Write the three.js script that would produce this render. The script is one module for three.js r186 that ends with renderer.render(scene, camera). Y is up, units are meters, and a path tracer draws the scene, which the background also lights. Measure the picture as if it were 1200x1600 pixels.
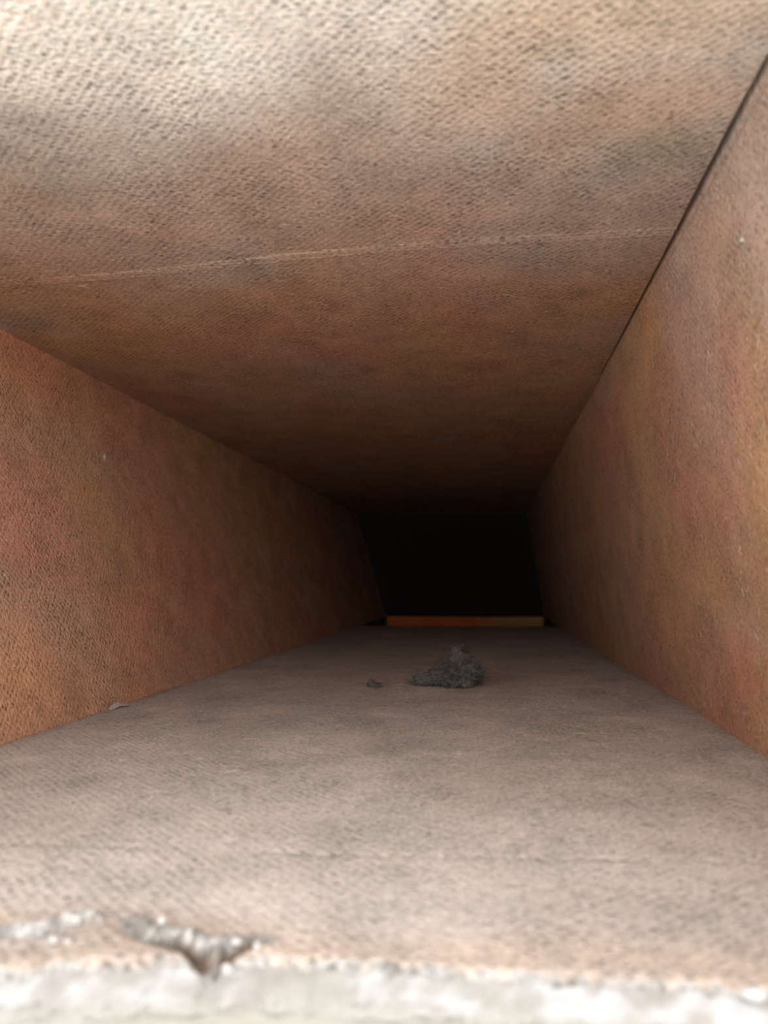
import * as THREE from 'three';
import { mergeGeometries } from 'three/addons/utils/BufferGeometryUtils.js';

/* ---------- camera, sky, sun, exposure ---------- */
const scene = new THREE.Scene();
const camera = new THREE.PerspectiveCamera(65, 1200 / 1600, 0.01, 200);
camera.rotation.order = 'YXZ';
camera.rotation.set(5.006 * Math.PI / 180, 7.368 * Math.PI / 180, 0);
camera.focus = 0.27;
camera.userData.fStop = 21;
scene.add(camera);

const renderer = new THREE.WebGLRenderer({ antialias: true });
renderer.toneMapping = THREE.LinearToneMapping;
renderer.toneMappingExposure = 3.65;
renderer.shadowMap.enabled = true;

// sun stands high behind the box, so the open mouth lies in the box's own shade
const sunDir = new THREE.Vector3(-0.42, 1.0, -0.55).normalize();
// white haze, brightest near the horizon
const skyTexture = (() => {
  const w = 64, n = 32, d = new Float32Array(w * n * 4);
  for (let j = 0; j < n; j++) for (let i = 0; i < w; i++) {
    const up = Math.max(0, Math.sin(((j + 0.5) / n - 0.5) * Math.PI)), k = 1.12 - 0.3 * up, q = (j * w + i) * 4;
    d[q] = 1.0 * k; d[q + 1] = 0.975 * k; d[q + 2] = 0.965 * k; d[q + 3] = 1;
  }
  const t = new THREE.DataTexture(d, w, n, THREE.RGBAFormat, THREE.FloatType);
  t.mapping = THREE.EquirectangularReflectionMapping; t.magFilter = THREE.LinearFilter; t.needsUpdate = true; return t;
})();
scene.background = skyTexture; scene.environment = skyTexture;
const sun = new THREE.DirectionalLight(0xfff8f2, 8.0);
sun.position.copy(sunDir).multiplyScalar(6);
sun.castShadow = true;
sun.shadow.mapSize.set(2048, 2048);
Object.assign(sun.shadow.camera, { left: -2, right: 2, top: 2, bottom: -2, near: 1, far: 12 });
scene.add(sun, sun.target);

/* ---------- helpers ---------- */
function rng(seed) {
  let a = seed >>> 0;
  return () => { a = (a + 0x6D2B79F5) >>> 0; let t = a; t = Math.imul(t ^ (t >>> 15), t | 1); t ^= t + Math.imul(t ^ (t >>> 7), t | 61); return ((t ^ (t >>> 14)) >>> 0) / 4294967296; };
}
function hash(x, y, z) {
  let h = (Math.imul(x | 0, 374761393) + Math.imul(y | 0, 668265263) + Math.imul(z | 0, 2147483647 ^ 1274126177)) | 0;
  h = Math.imul(h ^ (h >>> 13), 1274126177); h ^= h >>> 16;
  return (h >>> 0) / 4294967296;
}
const fade = (t) => t * t * (3 - 2 * t);
const lerp = (a, b, t) => a + (b - a) * t;
const clamp = (x, a = 0, b = 1) => Math.min(b, Math.max(a, x));
const smooth = (a, b, x) => fade(clamp((x - a) / (b - a)));
function noise(x, y, z = 0) {            // value noise in 0..1
  const xi = Math.floor(x), yi = Math.floor(y), zi = Math.floor(z), u = fade(x - xi), v = fade(y - yi), w = fade(z - zi);
  const p = (k) => lerp(lerp(hash(xi, yi, zi + k), hash(xi + 1, yi, zi + k), u), lerp(hash(xi, yi + 1, zi + k), hash(xi + 1, yi + 1, zi + k), u), v);
  return w === 0 ? p(0) : lerp(p(0), p(1), w);
}
const fbm = (x, y, z = 0, o = 4) => { let s = 0, a = 0.5, n = 0; for (let i = 0; i < o; i++) { s += a * noise(x, y, z + i * 7.3); n += a; a *= 0.5; x *= 2.03; y *= 2.03; z *= 2.03; } return s / n; };
const mix3 = (a, b, t) => [lerp(a[0], b[0], t), lerp(a[1], b[1], t), lerp(a[2], b[2], t)];
function mesh(name, g, m, parent, label, kind) {
  const o = new THREE.Mesh(g, m); o.name = name; o.castShadow = o.receiveShadow = true;
  if (label) o.userData.label = label;
  if (kind) o.userData.kind = kind;
  parent.add(o); return o;
}

/* ---------- hardboard texture: wire-mesh imprint plus matted fibres ---------- */
const TILE = 0.072, N = 2048;
function hardboardMaps(seed, weave, fuzz) {
  const R = rng(seed), H = new Float32Array(N * N), F = new Float32Array(N * N);
  const per = (x, y, s, k) => {                        // periodic value noise, s cells over the tile
    const fx = x / N * s, fy = y / N * s, xi = Math.floor(fx), yi = Math.floor(fy), u = fade(fx - xi), v = fade(fy - yi), m = (q) => ((q % s) + s) % s;
    return lerp(lerp(hash(m(xi), m(yi), k), hash(m(xi + 1), m(yi), k), u), lerp(hash(m(xi), m(yi + 1), k), hash(m(xi + 1), m(yi + 1), k), u), v);
  };
  // coarse fields at 512, then read bilinearly
  const C = 512, wx = new Float32Array(C * C), wy = new Float32Array(C * C), am = new Float32Array(C * C), lo = new Float32Array(C * C);
  for (let j = 0; j < C; j++) for (let i = 0; i < C; i++) {
    const x = i * N / C, y = j * N / C, q = j * C + i;
    wx[q] = (per(x, y, 12, 1) - 0.5) * 22 + (per(x, y, 50, 2) - 0.5) * 10;
    wy[q] = (per(x, y, 12, 3) - 0.5) * 22 + (per(x, y, 50, 4) - 0.5) * 10;
    am[q] = 0.55 + 0.4 * smooth(0.2, 0.75, 0.6 * per(x, y, 7, 5) + 0.4 * per(x, y, 26, 6));
    lo[q] = per(x, y, 9, 7) * 0.5 + per(x, y, 60, 8) * 0.3 + per(x, y, 110, 9) * 0.2;
  }
  const rd = (a, i, j) => a[((j >> 2) & (C - 1)) * C + ((i >> 2) & (C - 1))];
  // the mesh leaves staggered dimples, none quite like the next
  const cells = 32, P = N / cells, pit = new Float32Array(N * N);
  for (let r = 0; r < cells * 2; r++) for (let c = 0; c < cells; c++) {
    const cx = (c + (r & 1) * 0.5 + 0.25 * (R() - 0.5)) * P, cy = (r * 0.5 + 0.15 * (R() - 0.5)) * P;
    const ci = ((cx | 0) + N) % N, cj = ((cy | 0) + N) % N;
    const A = (0.4 + 0.6 * R()) * rd(am, ci, cj), rx = P * (0.22 + 0.1 * R()), ry = P * (0.15 + 0.07 * R()), tilt = (R() - 0.5) * 0.8, w = Math.ceil(P * 0.75);
    for (let oy = -w; oy <= w; oy++) for (let ox = -w; ox <= w; ox++) {
      const ex = ox + tilt * oy, g = Math.exp(-(ex * ex) / (rx * rx) - (oy * oy) / (ry * ry));
      if (g > 0.01) pit[((cj + oy + N) & (N - 1)) * N + ((ci + ox + N) & (N - 1))] += A * g;
    }
  }
  const G = new Float32Array(C * C); for (let j = 0; j < C; j++) for (let i = 0; i < C; i++) G[j * C + i] = 0.6 * per(i * 4, j * 4, 170, 21) + 0.4 * per(i * 4, j * 4, 256, 22);
  const grain = (i, j) => rd(G, i, j);
  for (let j = 0; j < N; j++) for (let i = 0; i < N; i++) {
    const x = (i + (rd(wx, i, j) | 0) + N) & (N - 1), y = (j + (rd(wy, i, j) | 0) + N) & (N - 1);
    H[j * N + i] = weave * (0.4 - 1.25 * pit[y * N + x]) + 0.5 * (rd(lo, i, j) - 0.5) + 0.3 * (grain(i, j) - 0.5);
  }
  // short curled fibres pressed into the face
  const stroke = (n, L0, L1, amp, wd) => {
    for (let s = 0; s < n; s++) {
      let x = R() * N, y = R() * N, a = R() * 6.283, da = (R() - 0.5) * 0.035;
      const L = (L0 + R() * R() * (L1 - L0)) * N / (TILE * 1000), A = amp * (0.4 + 0.6 * R()) * (R() < 0.16 ? -0.6 : 1);
      for (let q = 0; q < L; q += 1) {
        x += Math.cos(a); y += Math.sin(a); a += da + (R() - 0.5) * 0.08;
        const e = Math.sin(Math.PI * q / L);
        for (let oy = -wd; oy <= wd; oy++) for (let ox = -wd; ox <= wd; ox++) {
          const f = Math.max(0, 1 - (ox * ox + oy * oy) / (wd * wd + 0.6)) * e;
          const at = ((Math.round(y) + oy) & (N - 1)) * N + ((Math.round(x) + ox) & (N - 1));
          H[at] += A * f * 0.25; F[at] += A * f * 0.5;
        }
      }
    }
  };
  stroke(9000 * fuzz, 0.6, 3.0, 0.5, 1);
  stroke(7000 * fuzz, 0.6, 3.0, 0.5, 2);
  stroke(2200 * fuzz, 0.8, 4.0, 0.5, 4);
  const B = new Uint8Array(N * N * 4), D = new Uint8Array(N * N * 4);
  for (let q = 0; q < N * N; q++) {
    const h = clamp(0.5 + 0.33 * H[q]), i = q % N, j = (q / N) | 0;
    B[q * 4] = B[q * 4 + 1] = B[q * 4 + 2] = Math.round(h * 255); B[q * 4 + 3] = 255;
    const dip = Math.min(0, H[q] - 0.18), t = rd(lo, i, j) - 0.5;
    const v = 222 + 40 * clamp(F[q], -1, 1) + 30 * t + 64 * (grain(i, j) - 0.5) + 80 * Math.max(-0.8, dip) + (hash(i, j, 77) - 0.5) * 16;
    D[q * 4] = clamp(v + 3 * t, 0, 255); D[q * 4 + 1] = clamp(v - 2 + 8 * clamp(F[q], -1, 1), 0, 255); D[q * 4 + 2] = clamp(v - 5 + 12 * clamp(F[q], -1, 1), 0, 255); D[q * 4 + 3] = 255;
  }
  const tex = (d, srgb) => {
    const t = new THREE.DataTexture(d, N, N, THREE.RGBAFormat); t.wrapS = t.wrapT = THREE.RepeatWrapping;
    t.magFilter = THREE.LinearFilter; t.minFilter = THREE.LinearMipmapLinearFilter; t.generateMipmaps = true; t.anisotropy = 8;
    if (srgb) t.colorSpace = THREE.SRGBColorSpace; t.needsUpdate = true; return t;
  };
  return { bump: tex(B), map: tex(D, true) };
}
const boardTex = hardboardMaps(11, 1.0, 1), dustTex = hardboardMaps(29, 0.8, 1.25);
const boardMat = (t, bump, sheen) => new THREE.MeshPhysicalMaterial({ vertexColors: true, map: t.map, bumpMap: t.bump, bumpScale: bump, roughness: 0.93, specularIntensity: 0.25, sheen, sheenRoughness: 0.7, sheenColor: new THREE.Color(0.75, 0.68, 0.6) });
const woodM = boardMat(boardTex, 0.0013, 0.12), wallRightM = boardMat(dustTex, 0.0009, 0.15), dustM = boardMat(dustTex, 0.0014, 0.2);
const plain = (r, g, b, rough = 0.9) => new THREE.MeshStandardMaterial({ color: new THREE.Color().setRGB(r, g, b), roughness: rough });

/* ---------- board builder: a displaced face with thickness ---------- */
function board({ p0, p1, inward, us, ds, near, lift, color, thick = 0.004 }) {
  const [ax, ay] = p0, [bx, by] = p1, len = Math.hypot(bx - ax, by - ay), tx = (bx - ax) / len, ty = (by - ay) / len, [nx, ny] = inward;
  const pos = [], uv = [], col = [], idx = [], nu = us.length, nd = ds.length;
  const put = (u, d, h, c) => { pos.push(ax + tx * u + nx * h, ay + ty * u + ny * h, -d); uv.push(u / TILE, d / TILE); col.push(c[0], c[1], c[2]); return pos.length / 3 - 1; };
  const F = [], at = (i, j) => F[j * nu + i];
  for (let j = 0; j < nd; j++) for (let i = 0; i < nu; i++) {
    const u = us[i], d = near ? ds[nd - 1] - (ds[nd - 1] - ds[j]) * (ds[nd - 1] - near(u)) / (ds[nd - 1] - ds[0]) : ds[j];
    F.push(put(u, d, lift(u, d), color(u, d)));
  }
  const flip = tx * ny - ty * nx < 0;                  // face the inside of the duct
  const quad = (a, b, c, d) => flip ? idx.push(a, c, b, b, c, d) : idx.push(a, b, c, b, d, c);
  for (let j = 0; j + 1 < nd; j++) for (let i = 0; i + 1 < nu; i++) quad(at(i, j), at(i + 1, j), at(i, j + 1), at(i + 1, j + 1));
  // rim and back
  const rim = [];
  for (let i = 0; i < nu; i++) rim.push(at(i, 0));
  for (let j = 1; j < nd; j++) rim.push(at(nu - 1, j));
  for (let i = nu - 2; i >= 0; i--) rim.push(at(i, nd - 1));
  for (let j = nd - 2; j > 0; j--) rim.push(at(0, j));
  const base = pos.length / 3;
  for (const r of rim) {
    const c = [col[r * 3] * 0.9, col[r * 3 + 1] * 0.85, col[r * 3 + 2] * 0.8], d = -pos[r * 3 + 2], u = (pos[r * 3] - ax) * tx + (pos[r * 3 + 1] - ay) * ty;
    pos.push(pos[r * 3], pos[r * 3 + 1], -d); uv.push(uv[r * 2] + 0.01, uv[r * 2 + 1]); col.push(...c);
    put(u, d, -thick, c); uv[uv.length - 1] += 0.05;
  }
  const m = rim.length;
  for (let k = 0; k < m; k++) { const a = base + 2 * k, b = base + 2 * ((k + 1) % m); flip ? idx.push(a, b, a + 1, b, b + 1, a + 1) : idx.push(a, a + 1, b, b, a + 1, b + 1); }
  const c4 = [[us[0], ds[0]], [us[nu - 1], ds[0]], [us[0], ds[nd - 1]], [us[nu - 1], ds[nd - 1]]].map(([u, d]) => put(u, d, -thick, color(u, d)));
  flip ? idx.push(c4[0], c4[1], c4[2], c4[1], c4[3], c4[2]) : idx.push(c4[0], c4[2], c4[1], c4[1], c4[2], c4[3]);
  const g = new THREE.BufferGeometry();
  g.setAttribute('position', new THREE.Float32BufferAttribute(pos, 3));
  g.setAttribute('uv', new THREE.Float32BufferAttribute(uv, 2));
  g.setAttribute('color', new THREE.Float32BufferAttribute(col, 3));
  g.setIndex(idx); g.computeVertexNormals();
  return g;
}
const range = (a, b, n) => Array.from({ length: n + 1 }, (_, i) => lerp(a, b, i / n));
const depths = (a, b, n) => Array.from({ length: n + 1 }, (_, i) => a * Math.pow(b / a, i / n));

/* loose hairs of wood fibre standing off a face */
function hairs(seed, n, place, r0 = 0.00006) {
  const R = rng(seed), out = [];
  for (let i = 0; i < n; i++) {
    const { p, t, b, nrm } = place(R), L = 0.0008 + 0.0032 * R() * R(), a = R() * 6.283, bend = (R() - 0.5) * 2.4;
    const pts = [0, 0.33, 0.66, 1].map((s) => {
      const q = a + bend * s, v = p.clone().addScaledVector(t, Math.cos(q) * L * s).addScaledVector(b, Math.sin(q) * L * s);
      return v.addScaledVector(nrm, 0.00002 + Math.sin(s * 2.2) * L * 0.25 * R());
    });
    out.push(new THREE.TubeGeometry(new THREE.CatmullRomCurve3(pts), 5, r0 * (0.6 + 0.8 * R()), 3));
  }
  return mergeGeometries(out);
}

/* ---------- the duct: four hardboard boards ---------- */
const h = 0.04, H = 0.082, MOUTH = 0.082, FLOOR_END = 0.744, END = 0.94;
const XL0 = -0.1197, XL1 = -0.1565, XR0 = 0.063, XR1 = 0.0453;      // left and right wall at floor and ceiling: the box leans
const WORN_LIT = [0.90, 0.885, 0.875], AGED_LIT = [0.575, 0.485, 0.45], BASE = [0.53, 0.30, 0.195], RED = [0.56, 0.265, 0.175], OCHRE = [0.58, 0.33, 0.17], GREY = [0.46, 0.37, 0.31];  // first two: weathered fibre plus daylight brightness at the mouth put into colour
function boardColor(k, bleachLit, grey = 0.5, tint = 1, stains = []) {
  return (u, d) => {
    let c = mix3(BASE, RED, smooth(0.42, 0.72, fbm(u * 30, d * 22, k)));
    c = mix3(c, OCHRE, 0.8 * smooth(0.48, 0.74, fbm(u * 26, d * 26, k + 20)));
    c = mix3(c, GREY, grey * smooth(0.5, 0.8, fbm(u * 34, d * 26, k + 40)));
    const v = 0.86 + 0.28 * fbm(u * 110, d * 110, k + 60, 3);
    const b = bleachLit(u, d, fbm(u * 40, d * 34, k + 80));
    c = mix3(mix3(c, AGED_LIT, b[0]), WORN_LIT, b[1]);  // bleaching by depth, which also paints in light falloff from the mouth
    for (const [su, sd, ru, rd, sc, amt] of stains) c = mix3(c, sc, amt * smooth(1.25, 0.15, Math.hypot((u - su) / ru, (d - sd) / rd) + 0.7 * (fbm(u * 70, d * 70, k + 90, 3) - 0.5)));
    return [Math.min(0.9, c[0] * v * tint), c[1] * v * tint, c[2] * v * tint];
  };
}
const wavy = (k, a) => (u, d) => a * (fbm(u * 16, d * 10, k, 2) - 0.5);
const groove = (x, w) => Math.exp(-(x * x) / (w * w));

// ceiling
{
  const x0 = -0.172, x1 = 0.062, wv = wavy(3, 0.0012);
  const slot = (x, d) => { const w = lerp(0.0011, 0.0002, smooth(0.12, 0.3, d)); return 0.007 * smooth(0.34, 0.26, d) * smooth(XR1 - w - 0.00015, XR1 - w, x) * smooth(XR1 + 0.0003, XR1 + 0.0001, x); };
  const lift = (u, d) => {
    const x = x0 + u, c = 0.1865 + 0.011 * smooth(0.04, -0.13, x) + 0.0012 * Math.sin(x * 40);
    const on = 0.7 + 0.3 * smooth(0.3, 0.6, noise(x * 60, 5));
    return wv(u, d) + on * (0.0004 * groove(d - c, 0.0006) - 0.0005 * groove(d - c - 0.0012, 0.0005) + 0.0002 * groove(d - c - 0.0034, 0.0005)) - slot(x, d);
  };
  const ds = [...depths(0.075, 0.176, 90), ...range(0.1763, 0.206, 110), ...depths(0.207, END, 120)];
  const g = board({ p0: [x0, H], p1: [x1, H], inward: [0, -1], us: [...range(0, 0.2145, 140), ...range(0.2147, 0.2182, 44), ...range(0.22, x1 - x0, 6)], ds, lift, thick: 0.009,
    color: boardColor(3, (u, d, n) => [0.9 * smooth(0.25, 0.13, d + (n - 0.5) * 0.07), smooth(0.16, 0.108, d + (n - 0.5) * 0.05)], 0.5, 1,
      [[0.088, 0.136, 0.024, 0.02, [0.42, 0.39, 0.37], 0.7], [0.192, 0.112, 0.03, 0.014, [0.76, 0.6, 0.45], 0.7], [0.2, 0.136, 0.03, 0.02, [0.66, 0.42, 0.28], 0.6], [0.205, 0.152, 0.014, 0.012, [0.43, 0.39, 0.32], 0.75], [0.226, 0.19, 0.01, 0.05, [0.55, 0.26, 0.15], 0.6], [0.17, 0.128, 0.016, 0.02, [0.64, 0.46, 0.34], 0.5]]) });
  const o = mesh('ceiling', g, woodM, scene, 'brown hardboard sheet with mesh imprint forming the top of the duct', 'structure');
  const fib = hairs(51, 900, (R) => { const d = 0.1 + 0.3 * R() * R(); return { p: new THREE.Vector3(lerp(-0.14, 0.043, R()), H - 0.0004, -d), t: new THREE.Vector3(1, 0, 0), b: new THREE.Vector3(0, 0, 1), nrm: new THREE.Vector3(0, -1, 0) }; });
  mesh('loose_fibres', fib, plain(0.62, 0.5, 0.4), o, 'pale loose wood fibres', 'stuff');
}
// walls
function wall(name, xa, xb, side, k, mat, opt, label) {
  const len = Math.hypot(xb - xa, H + h), tx = (xb - xa) / len, ty = (H + h) / len, past = side < 0 ? 0.002 : 0, inward = side < 0 ? [ty, -tx] : [-ty, tx];
  const us = [...range(0, len - 0.0035, 110), ...range(len - 0.0034, len + past, 34)];
  const g = board({ p0: [xa, -h], p1: [xb, H], inward, us, ds: depths(0.076, END, 260), lift: (u, d) => { const w = lerp(0.0013, 0.0004, smooth(0.12, 0.32, d)), q = len - u; return opt.wv(u, d) - (opt.gap < 1 ? 0 : 0.0003 * Math.pow(clamp(1 - (q - w) / 0.0015), 2)); }, thick: opt.gap < 1 ? 0.004 : 0.01, color: boardColor(k, opt.bleachLit, 0.2, opt.tint, opt.stains) });
  const o = mesh(name, g, mat, scene, label, 'structure');
  const nrm = new THREE.Vector3(inward[0], inward[1], 0), t = new THREE.Vector3(tx, ty, 0);
  const fib = hairs(60 + k, opt.hairs, (R) => { const d = 0.15 + 0.2 * R() * R(), u = lerp(0.002, len - 0.002, R()); return { p: new THREE.Vector3(xa + tx * u, -h + ty * u, -d).addScaledVector(nrm, 0.0003 + opt.wv(u, d)), t, b: new THREE.Vector3(0, 0, 1), nrm }; });
  mesh('loose_fibres', fib, plain(0.62, 0.5, 0.4), o, 'pale loose wood fibres', 'stuff');
  return { o, at: (f, d, off = 0) => new THREE.Vector3(lerp(xa, xb, f), lerp(-h, H, f), -d).addScaledVector(nrm, off + opt.wv(f * len, d)), nrm, t };
}
const leftWall = wall('wall_left', XL0, XL1, -1, 110, woodM, { wv: wavy(9, 0.001), gap: 0.3, hairs: 350, bleachLit: () => [0, 0], tint: 1.5, stains: [[0.012, 0.19, 0.03, 0.05, [0.60, 0.29, 0.14], 0.45], [0.118, 0.25, 0.016, 0.09, [0.6, 0.28, 0.15], 0.6], [0.06, 0.225, 0.03, 0.04, [0.55, 0.25, 0.2], 0.5]] }, 'rust brown hardboard side panel with diagonal mesh imprint, left of the dust');
const rightWall = wall('wall_right', XR0, XR1, 1, 150, wallRightM, { wv: wavy(14, 0.001), gap: 1, hairs: 600, bleachLit: (u, d, n) => [0.7 * smooth(0.27, 0.14, d + (n - 0.5) * 0.1) * smooth(0.03, 0.11, u + (n - 0.5) * 0.06), 0], tint: 1.1, stains: [[0.06, 0.165, 0.05, 0.018, [0.64, 0.39, 0.2], 0.7], [0.085, 0.172, 0.02, 0.012, [0.62, 0.33, 0.25], 0.7], [0.018, 0.205, 0.012, 0.02, [0.6, 0.24, 0.14], 0.6]] }, 'fuzzy tan hardboard side panel with a dark gap along its top edge');

// floor: dusty, with a torn front edge
const GASH = [[-0.0462, 0.0957], [-0.0394, 0.0904], [-0.0335, 0.0887], [-0.0296, 0.0858], [-0.0282, 0.0882], [-0.0262, 0.0902]];
const GASH2 = [[-0.062, 0.0878], [-0.0551, 0.0882], [-0.0512, 0.0894], [-0.048, 0.0936]];
function nearest(line, x, d) {              // distance, signed side, run along
  let best = [1, 0, 0], total = 0;
  for (let i = 0; i + 1 < line.length; i++) {
    const [ax, ad] = line[i], [bx, bd] = line[i + 1], ex = bx - ax, ed = bd - ad, L2 = ex * ex + ed * ed, s = clamp(((x - ax) * ex + (d - ad) * ed) / L2);
    const q = Math.hypot(x - ax - ex * s, d - ad - ed * s);
    if (q < best[0]) best = [q, Math.sign(d - ad - ed * s + 1e-9), (i + s) / (line.length - 1)];
  }
  return best;
}
const edgeDepth = (x) => {
  const pts = [[-0.14, 0.081], [-0.0509, 0.0817], [-0.0414, 0.0838], [-0.0317, 0.0859], [-0.0216, 0.0872], [-0.0114, 0.0876], [-0.0013, 0.087], [0.0084, 0.0873], [0.021, 0.0876], [0.0266, 0.0863], [0.09, 0.0855]];
  let i = 0; while (i < pts.length - 2 && x > pts[i + 1][0]) i++;
  const t = clamp((x - pts[i][0]) / (pts[i + 1][0] - pts[i][0]));
  return lerp(pts[i][1], pts[i + 1][1], fade(t)) + 0.0011 * (fbm(x * 420, 3.3, 0, 3) - 0.5) + 0.0005 * (noise(x * 2600, 8) - 0.5);
};
const fx0 = -0.136, fx1 = 0.08, fwv = wavy(21, 0.0008);
const floorLift = (u, d) => {
  const x = fx0 + u;
  let y = fwv(u, d);
  const c1 = lerp(0.1184, 0.124, (x + 0.0746) / 0.1135) + 0.0006 * Math.sin(x * 60), c2 = lerp(0.185, 0.1984, (x + 0.0692) / 0.1254);
  const on = 0.35 + 0.65 * smooth(0.3, 0.6, noise(x * 70, 9));
  y -= on * 0.0003 * groove(d - c1, 0.0006) + 0.00015 * groove(d - c2, 0.0009);
  if (d < 0.1) {
    const [q, s, r] = nearest(GASH, x, d), k = smooth(0, 0.15, r) * (0.5 + 0.5 * smooth(0.1, 0.5, r)) * smooth(1, 0.85, r);
    const j = 0.00025 * (noise(x * 1500, d * 1500) - 0.5);
    y -= 0.0017 * k * groove(q, 0.0008);
    if (s > 0) y += k * (0.0011 + j * 3) * groove(q - 0.0016, 0.0012);
    const [q2, s2, r2] = nearest(GASH2, x, d);
    y -= 0.0008 * groove(q2, 0.0005);
    if (s2 > 0) y += (0.0009 + j * 3) * groove(q2 - 0.0011, 0.0009); else y -= 0.0005 * smooth(0.0005, 0.0025, q2) * smooth(-0.046, -0.05, x);
    y -= 0.0012 * Math.pow(clamp(1 - (d - edgeDepth(x)) / 0.0016), 2);
  }
  return y;
};
const floorColor = (u, d) => {
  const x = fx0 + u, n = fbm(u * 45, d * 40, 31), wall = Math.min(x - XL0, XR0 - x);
  let c = mix3([0.72, 0.655, 0.61], [0.64, 0.575, 0.53], smooth(0.35, 0.65, n));
  c = mix3(c, [0.72, 0.635, 0.55], 0.5 * smooth(0.5, 0.7, fbm(u * 30, d * 30, 36)));
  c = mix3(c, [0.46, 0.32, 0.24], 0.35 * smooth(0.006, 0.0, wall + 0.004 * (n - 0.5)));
  c = mix3(c, [0.72, 0.58, 0.49], 0.75 * smooth(0.1, 0.0915, d + 0.006 * (fbm(u * 90, d * 90, 33) - 0.5)));
  c = mix3(c, [0.3, 0.25, 0.22], 0.35 * groove(d - lerp(0.1184, 0.124, (x + 0.0746) / 0.1135) - 0.0006 * Math.sin(x * 60), 0.0006) * smooth(0.25, 0.6, noise(x * 70, 9)));
  if (d < 0.1) {
    const [q, s, r] = nearest(GASH, x, d), t = noise(x * 1400, d * 1400, 3), [q2, s2] = nearest(GASH2, x, d);
    if (s > 0) c = mix3(c, mix3([0.36, 0.34, 0.32], [0.68, 0.67, 0.65], smooth(0.45, 0.75, t)), smooth(0.0042, 0.002, q + 0.001 * t) * smooth(0, 0.1, r));
    c = mix3(c, [0.17, 0.12, 0.09], smooth(0.0009, 0.0004, q) * smooth(0.05, 0.4, r));
    if (s2 > 0) c = mix3(c, mix3([0.38, 0.36, 0.35], [0.66, 0.65, 0.64], smooth(0.4, 0.75, t)), smooth(0.003, 0.0015, q2));
    else c = mix3(c, [0.5, 0.45, 0.42], 0.7 * smooth(0.006, 0.002, q2));
    c = mix3(c, [0.5, 0.5, 0.49], smooth(0.0012, 0.0002, d - edgeDepth(x) + 0.0012 * (noise(x * 900, d * 900, 5) - 0.5)));
  }
  const v = 0.88 + 0.24 * fbm(u * 130, d * 130, 38, 3);
  return [c[0] * v, c[1] * v, c[2] * v];
};
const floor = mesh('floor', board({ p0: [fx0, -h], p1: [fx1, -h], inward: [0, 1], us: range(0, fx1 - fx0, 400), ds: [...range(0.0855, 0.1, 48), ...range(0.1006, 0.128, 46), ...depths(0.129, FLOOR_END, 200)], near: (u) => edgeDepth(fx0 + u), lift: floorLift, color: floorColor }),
  dustM, scene, 'grey dusty hardboard base sheet of the duct with a torn front edge', 'structure');
{
  const fib = hairs(77, 700, (R) => { const d = 0.1 + 0.22 * R(), x = lerp(-0.1, 0.055, R()); return { p: new THREE.Vector3(x, -h + floorLift(x - fx0, d) + 0.0003, -d), t: new THREE.Vector3(1, 0, 0), b: new THREE.Vector3(0, 0, 1), nrm: new THREE.Vector3(0, 1, 0) }; }, 0.00005);
  mesh('loose_fibres', fib, plain(0.56, 0.5, 0.45), floor, 'pale grey loose fibres', 'stuff');
  // the broken front face, furred white
  const pos = [], col = [], idx = [], nx = 520, ny = 14;
  for (let j = 0; j <= ny; j++) for (let i = 0; i <= nx; i++) {
    const x = lerp(fx0, fx1, i / nx), s = j / ny, e = edgeDepth(x), bulge = 0.0010 * Math.sin(Math.PI * s) + 0.0036 * s;
    const f = 0.0011 * (fbm(x * 700, s * 5, 2, 4) - 0.5) + 0.0007 * (noise(x * 2400, s * 12, 4) - 0.5);
    pos.push(x, lerp(-h + floorLift(x - fx0, e) + 0.0001, -h - 0.0042, s) + 0.0005 * (1 - s) * (noise(x * 1800, s * 9, 9) - 0.3), -(e - bulge - f * smooth(0, 0.15, s)));
    const w = mix3([0.44, 0.445, 0.445], [0.33, 0.32, 0.295], smooth(0.35, 0.65, fbm(x * 300, s * 3, 6, 3)));
    const c = mix3(mix3(w, [0.35, 0.34, 0.31], smooth(0.35, 0.75, s + 0.3 * (fbm(x * 260, s * 3, 16, 3) - 0.5))), [0.30, 0.275, 0.255], 0.7 * smooth(0.58, 0.7, fbm(x * 200, s * 2, 8, 3)));
    col.push(...c);
  }
  for (let j = 0; j < ny; j++) for (let i = 0; i < nx; i++) { const a = j * (nx + 1) + i, b = a + nx + 1; idx.push(a, b, a + 1, a + 1, b, b + 1); }
  const g = new THREE.BufferGeometry();
  g.setAttribute('position', new THREE.Float32BufferAttribute(pos, 3)); g.setAttribute('color', new THREE.Float32BufferAttribute(col, 3)); g.setIndex(idx); g.computeVertexNormals();
  mesh('torn_edge', g, new THREE.MeshStandardMaterial({ vertexColors: true, roughness: 0.95 }), floor, 'ragged white front edge of the base sheet');
}

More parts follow.
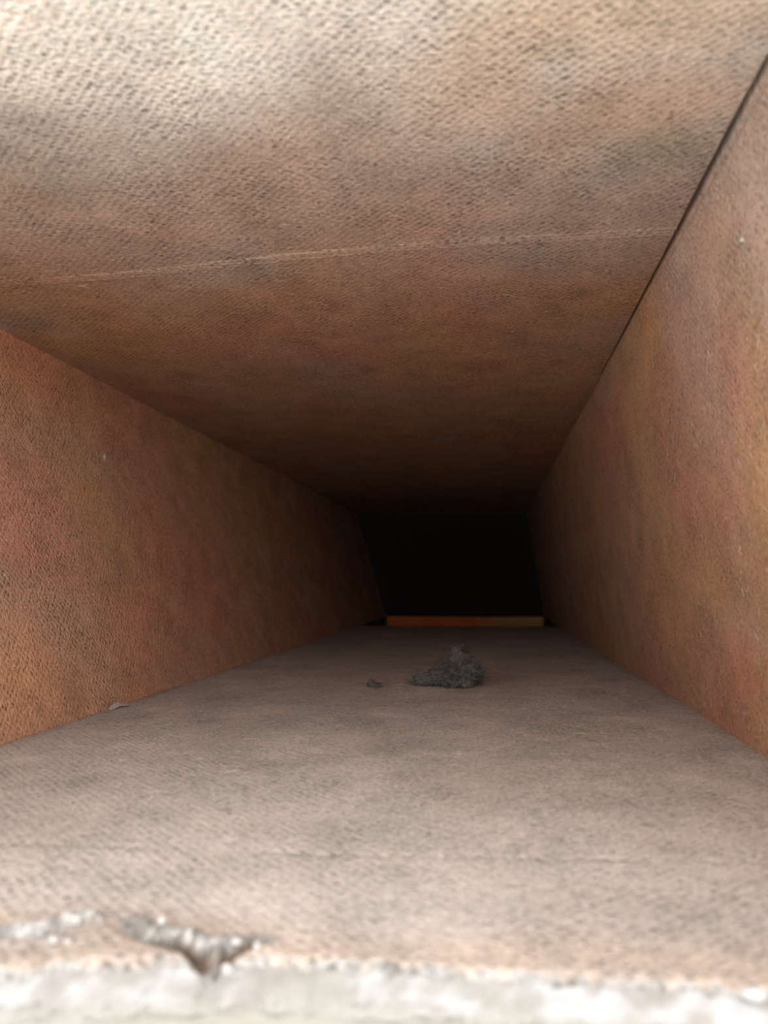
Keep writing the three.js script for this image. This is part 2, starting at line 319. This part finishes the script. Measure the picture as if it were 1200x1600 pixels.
/* ---------- what the duct stands on and what closes its far end ---------- */
function box(x0, x1, y0, y1, z0, z1) { return new THREE.BoxGeometry(x1 - x0, y1 - y0, z1 - z0).translate((x0 + x1) / 2, (y0 + y1) / 2, (z0 + z1) / 2); }
const creamTex = (() => {
  const n = 512, d = new Uint8Array(n * n * 4);
  for (let j = 0; j < n; j++) for (let i = 0; i < n; i++) {
    const a = fbm(i / 40, j / 90, 2), b = fbm(i / 9, j / 14, 5, 3), v = 180 + 26 * (a - 0.5) + 22 * (b - 0.5), q = (j * n + i) * 4;
    d[q] = v; d[q + 1] = v - 2 + 8 * (a - 0.5); d[q + 2] = v - 9 + 10 * (b - 0.5); d[q + 3] = 255;
  }
  const t = new THREE.DataTexture(d, n, n); t.wrapS = t.wrapT = THREE.MirroredRepeatWrapping; t.magFilter = THREE.LinearFilter; t.minFilter = THREE.LinearMipmapLinearFilter; t.generateMipmaps = true; t.colorSpace = THREE.SRGBColorSpace; t.repeat.set(4, 4); t.needsUpdate = true; return t;
})();
const creamM = new THREE.MeshStandardMaterial({ map: creamTex, roughness: 0.85 });
{
  const top = -h - 0.004, low = -0.9;
  const g = mergeGeometries([box(-0.6, 0.6, low, top, -FLOOR_END, 0.45)]);
  mesh('trim_1', g, creamM, scene, 'cream painted ledge in front of the torn board edge', 'structure');
  const rear = mergeGeometries([box(-0.6, XL0, low, -h, -1.15, -FLOOR_END), box(XR0, 0.6, low, -h, -1.15, -FLOOR_END), box(XL0, XR0, low, -0.066, -1.15, -FLOOR_END)]);
  mesh('trim_2', rear, plain(0.06, 0.04, 0.03), scene, 'added bed keeping stray light out under the far end of the duct, shade put into its colour', 'structure');  // added blocks stop light leaks; their dark colour stands in for shade
  const gnd = box(-12, 12, low - 0.2, low, -12, 12);
  mesh('ground', gnd, plain(0.34, 0.335, 0.33), scene, 'pale concrete ground in the open', 'structure');
}
{
  const dark = new THREE.MeshStandardMaterial({ color: new THREE.Color().setRGB(0.035, 0.025, 0.02), map: boardTex.map, bumpMap: boardTex.bump, bumpScale: 0.0005, roughness: 0.95 });  // near-black colour stands in for deep shade at the far end
  mesh('wall_far', box(-0.18, 0.09, -h + 0.0006, H + 0.006, -END - 0.006, -END - 0.001), dark, scene, 'board closing the far end above a narrow gap, deep shade put into its colour', 'structure');
}
{
  // orange strip seen through the gap under the end board
  const g = new THREE.BoxGeometry(0.24, 0.128, 0.006, 48, 12, 1), p = g.attributes.position, col = [];
  for (let i = 0; i < p.count; i++) {
    const t = smooth(0.3, 0.42, (p.getX(i) + 0.12) / 0.24 - 0.28 + 0.06 * noise(p.getX(i) * 90, 3));
    const c = mix3([0.62, 0.13, 0.02], [0.40, 0.22, 0.05], t); col.push(...c);
  }
  g.setAttribute('color', new THREE.Float32BufferAttribute(col, 3));
  const o = mesh('batten', g, new THREE.MeshStandardMaterial({ vertexColors: true, roughness: 0.8 }), scene, 'orange strip of board showing in the low gap at the far end of the duct');
  o.position.set((XL0 + XR0) / 2 , -0.066 + 0.064, -END - 0.022); o.userData.category = 'board';
}

/* ---------- dust and debris ---------- */
function thing(name, label, category, x, y, z, turn = 0, group) {
  const o = new THREE.Group(); o.name = name; o.position.set(x, y, z); o.rotation.y = turn; o.userData = { label, category };
  if (group) o.userData.group = group;
  scene.add(o); return o;
}
const floorY = (x, d) => -h + floorLift(x - fx0, d);
const fluffM = new THREE.MeshStandardMaterial({ vertexColors: true, roughness: 1 });
function fluffCore(lobes, centre, size, rough, seed) {
  const g = new THREE.IcosahedronGeometry(1, 34), p = g.attributes.position, col = [], v = new THREE.Vector3(), q = new THREE.Vector3();
  const field = (w) => { let f = 0; for (const [x, y, z, r, sy] of lobes) { const ex = w.x - x, ey = (w.y - y) / (sy || 1), ez = w.z - z; f += Math.exp(-2.2 * (ex * ex + ey * ey + ez * ez) / (r * r)); } return f; };
  for (let i = 0; i < p.count; i++) {
    v.fromBufferAttribute(p, i).normalize();
    let r = 0; while (r < size && field(q.copy(centre).addScaledVector(v, r)) > 0.35) r += size / 160;
    q.copy(centre).addScaledVector(v, r);
    const x = q.x * 1000, y = q.y * 1000, z = q.z * 1000, n = Math.abs(fbm(x * 0.22 + seed, y * 0.22, z * 0.22, 3) - 0.5) * 2, m = fbm(x * 0.9 + seed, y * 0.9, z * 0.9, 4);
    q.addScaledVector(v, size * rough * (0.08 - 0.36 * n + 0.45 * (m - 0.5)));
    q.y = Math.max(q.y, 0);
    p.setXYZ(i, q.x, q.y, q.z);
    const t = 0.025 + 0.14 * m + 0.05 * (noise(x * 3, y * 3, z * 3) - 0.5); col.push(t * 1.02, t * 0.96, t * 0.9);
  }
  g.setAttribute('color', new THREE.Float32BufferAttribute(col, 3)); g.deleteAttribute('uv'); g.computeVertexNormals();
  return g;
}
function fuzz(core, seed, n, L0, L1, r0, pick, lean) {
  const R = rng(seed), p = core.attributes.position, nr = core.attributes.normal, out = [];
  for (let tries = 0; out.length < n && tries < n * 60; tries++) {
    const i = Math.floor(R() * p.count), a = new THREE.Vector3().fromBufferAttribute(p, i), m = new THREE.Vector3().fromBufferAttribute(nr, i);
    if (a.y < 0.0004 || (pick && !pick(a))) continue;
    const L = L0 + (L1 - L0) * R() * R(), side = new THREE.Vector3(R() - 0.5, R() - 0.5, R() - 0.5).normalize();
    const dir = m.clone().multiplyScalar(0.55).addScaledVector(side, 0.9); if (lean) dir.addScaledVector(lean, 1.1); dir.normalize();
    const bend = new THREE.Vector3(R() - 0.5, R() - 0.5, R() - 0.5).multiplyScalar(L * 1.1);
    const pts = [0, 0.35, 0.7, 1].map((s) => { const w = a.clone().addScaledVector(dir, L * s).addScaledVector(bend, s * s).addScaledVector(m, -0.0003); w.y = Math.max(w.y, 0.0001); return w; });
    const g = new THREE.TubeGeometry(new THREE.CatmullRomCurve3(pts), 6, r0 * (0.6 + 0.9 * R()), 3), t = 0.035 + 0.28 * R() * R(), c = [];
    for (let k = 0; k < g.attributes.position.count; k++) c.push(t * 1.02, t * 0.96, t * 0.9);
    g.setAttribute('color', new THREE.Float32BufferAttribute(c, 3)); out.push(g);
  }
  return mergeGeometries(out);
}
{
  const cx = -0.0155, cd = 0.318, mm = (a) => a.map((v, i) => (i < 4 ? v / 1000 : v));
  const o = thing('dust_clump', 'large dark grey clump of fluffy dust with a pointed top, lying on the base sheet', 'dust', cx, floorY(cx, cd), -cd);
  const lobes = [[-11, 1.8, 0, 6, 0.5], [-4, 3.2, 1, 7, 0.7], [3, 5, 0, 7, 1], [3.6, 11.5, 0, 3.9, 1.2], [8.5, 5, -1, 5, 1], [4, 2, 5, 6.5, 0.6]].map(mm);
  const core = fluffCore(lobes, new THREE.Vector3(0.002, 0.003, 0), 0.024, 0.34, 2);
  const body = mesh('fluff', core, fluffM, o);
  mesh('fine_hairs', fuzz(core, 5, 2600, 0.0008, 0.0042, 0.00006), fluffM, body, null, 'stuff');
  mesh('tuft', fuzz(core, 6, 70, 0.002, 0.006, 0.00007, (a) => a.x > 0.0095 && a.y > 0.003, new THREE.Vector3(1, 0.35, 0)), fluffM, o, 'spiky strands on the right side');
  mesh('tuft', fuzz(core, 7, 60, 0.0015, 0.0035, 0.00007, (a) => a.y > 0.0105, new THREE.Vector3(0, 1, 0)), fluffM, o, 'upright strands at the top');
  mesh('tuft', fuzz(core, 8, 40, 0.002, 0.005, 0.00006, (a) => a.x < -0.011 && a.y > 0.001, new THREE.Vector3(-1, 0.1, 0)), fluffM, o, 'thin trailing strands on the left side');
  const sx = -0.0442, sd = 0.311, o2 = thing('dust_clump_001', 'tiny dark speck of fluff to the left of the large dust clump', 'dust', sx, floorY(sx, sd), -sd);
  const c2 = fluffCore([[-1.2, 0.9, 0, 1.7, 0.8], [0.8, 0.8, 0.4, 1.9, 0.7], [-1, 2.2, 0, 1.0, 1.2], [2.2, 1, 0, 1.2, 0.8]].map(mm), new THREE.Vector3(0, 0.0008, 0), 0.006, 0.3, 9);
  const b2 = mesh('fluff', c2, fluffM, o2);
  mesh('fine_hairs', fuzz(c2, 15, 190, 0.0005, 0.0022, 0.00005), fluffM, b2, null, 'stuff');
}
// chips of paint and grit
const chipM = new THREE.MeshStandardMaterial({ color: new THREE.Color().setRGB(0.52, 0.515, 0.5), roughness: 0.7 });
const greyChipM = new THREE.MeshStandardMaterial({ color: new THREE.Color().setRGB(0.36, 0.33, 0.28), roughness: 0.7 });
function chip(seed, sx, sy, sz) {
  const g = new THREE.DodecahedronGeometry(1, 2), p = g.attributes.position, v = new THREE.Vector3();
  for (let i = 0; i < p.count; i++) { v.fromBufferAttribute(p, i); const k = 0.72 + 0.55 * fbm(v.x * 1.5 + seed * 3.1, v.y * 1.5, v.z * 1.5, 3); p.setXYZ(i, v.x * k * sx, v.y * k * sy, v.z * k * sz); }
  g.computeVertexNormals(); return g;
}
for (const [name, x, d, sx, sy, sz, label] of [
  ['paint_flake', -0.0486, 0.0931, 0.0009, 0.0009, 0.0007, 'white crumb at the left end of the long tear, highest crumb in the left corner'],
  ['paint_flake', -0.0488, 0.0884, 0.0007, 0.0006, 0.0005, 'cream crumb lying just below the short grey tear at lower left'],
  ['paint_flake', -0.0466, 0.0876, 0.0005, 0.0004, 0.0004, 'smallest pale crumb below the short grey tear at lower left'],
  ['paint_flake', -0.0378, 0.0924, 0.0006, 0.0009, 0.0005, 'white upright crumb in the upper half of the long tear'],
  ['paint_flake', -0.0280, 0.0896, 0.0009, 0.0005, 0.0006, 'wide white crumb at the lower right end of the long tear'],
  ['paint_flake', -0.0255, 0.0891, 0.0006, 0.0006, 0.0005, 'round white crumb just past the right tip of the long tear'],
  ['paint_flake', 0.0252, 0.0862, 0.0016, 0.0009, 0.0011, 'large white paint lump on the torn edge at lower right'],
  ['paint_flake', -0.0275, 0.0849, 0.0007, 0.0008, 0.0006, 'white lump on the torn edge directly below the long tear'],
]) {
  const y = d > edgeDepth(x) ? floorY(x, d) : floorY(x, edgeDepth(x) + 0.0005);
  const o = mesh(name + (chip.n ? '_' + String(chip.n).padStart(3, '0') : ''), chip(d * 900 + x * 500, sx * 0.75, sy * 0.7, sz * 0.75), chipM, scene, label);
  chip.n = (chip.n || 0) + 1; o.position.set(x, y + sy * 0.45, -d); o.userData.category = 'debris'; o.userData.group = 'white crumbs along the torn edge';
}
{
  const a = mesh('grit', chip(4, 0.0006, 0.0016, 0.0009), greyChipM, scene, 'pale grey chip stuck high on the left side panel'); a.position.copy(leftWall.at(0.72, 0.2898, 0.0003)); a.userData.category = 'debris';
  const b = mesh('grit_001', chip(5, 0.0004, 0.0005, 0.0005), chipM, scene, 'tiny white grain on the right side panel near the ceiling'); b.position.copy(rightWall.at(0.852, 0.153, 0.0002)); b.userData.category = 'debris';
  // splinter peeling off the base sheet along the left panel
  const g = new THREE.BoxGeometry(0.0022, 0.0003, 0.0085, 6, 1, 20), p = g.attributes.position;
  for (let i = 0; i < p.count; i++) {
    const s = p.getZ(i) / 0.0095 + 0.5, k = Math.sin(Math.PI * clamp(s)) , w = 0.25 + 0.75 * k;
    p.setXYZ(i, p.getX(i) * w + 0.0006 * noise(s * 9, 2), p.getY(i) + 0.0006 * k * k + 0.0003 * noise(s * 12, p.getX(i) * 2000) + (p.getX(i) < 0 ? 0.0006 * k : 0), p.getZ(i));
  }
  g.computeVertexNormals();
  const o = mesh('splinter', g, plain(0.42, 0.37, 0.335), scene, 'pale lifted splinter on the base sheet against the left side panel'); o.position.set(XL0 + 0.0018, floorY(XL0 + 0.0018, 0.2485) + 0.0002, -0.2485); o.rotation.y = -0.25; o.userData.category = 'splinter';
  // dark pinholes and crumbs of the fibre mat
  const R = rng(404), out = [];
  for (let i = 0; i < 150; i++) {
    const c = R() < 0.5, f = c ? 0.48 + 0.12 * (R() + R() - 1) : R(), d = c ? 0.215 + 0.05 * R() : 0.18 + 0.14 * R(), s = 0.00012 + 0.0004 * R() * R() * R();
    const q = leftWall.at(clamp(f, 0.03, 0.97), d, 0.00005); out.push(chip(i, s * 0.35, s * (0.8 + R()), s).translate(q.x, q.y, q.z));
  }
  mesh('dark_specks', mergeGeometries(out.map((e) => e)), plain(0.12, 0.08, 0.06), leftWall.o, 'dark specks', 'stuff');
}
renderer.render(scene, camera);
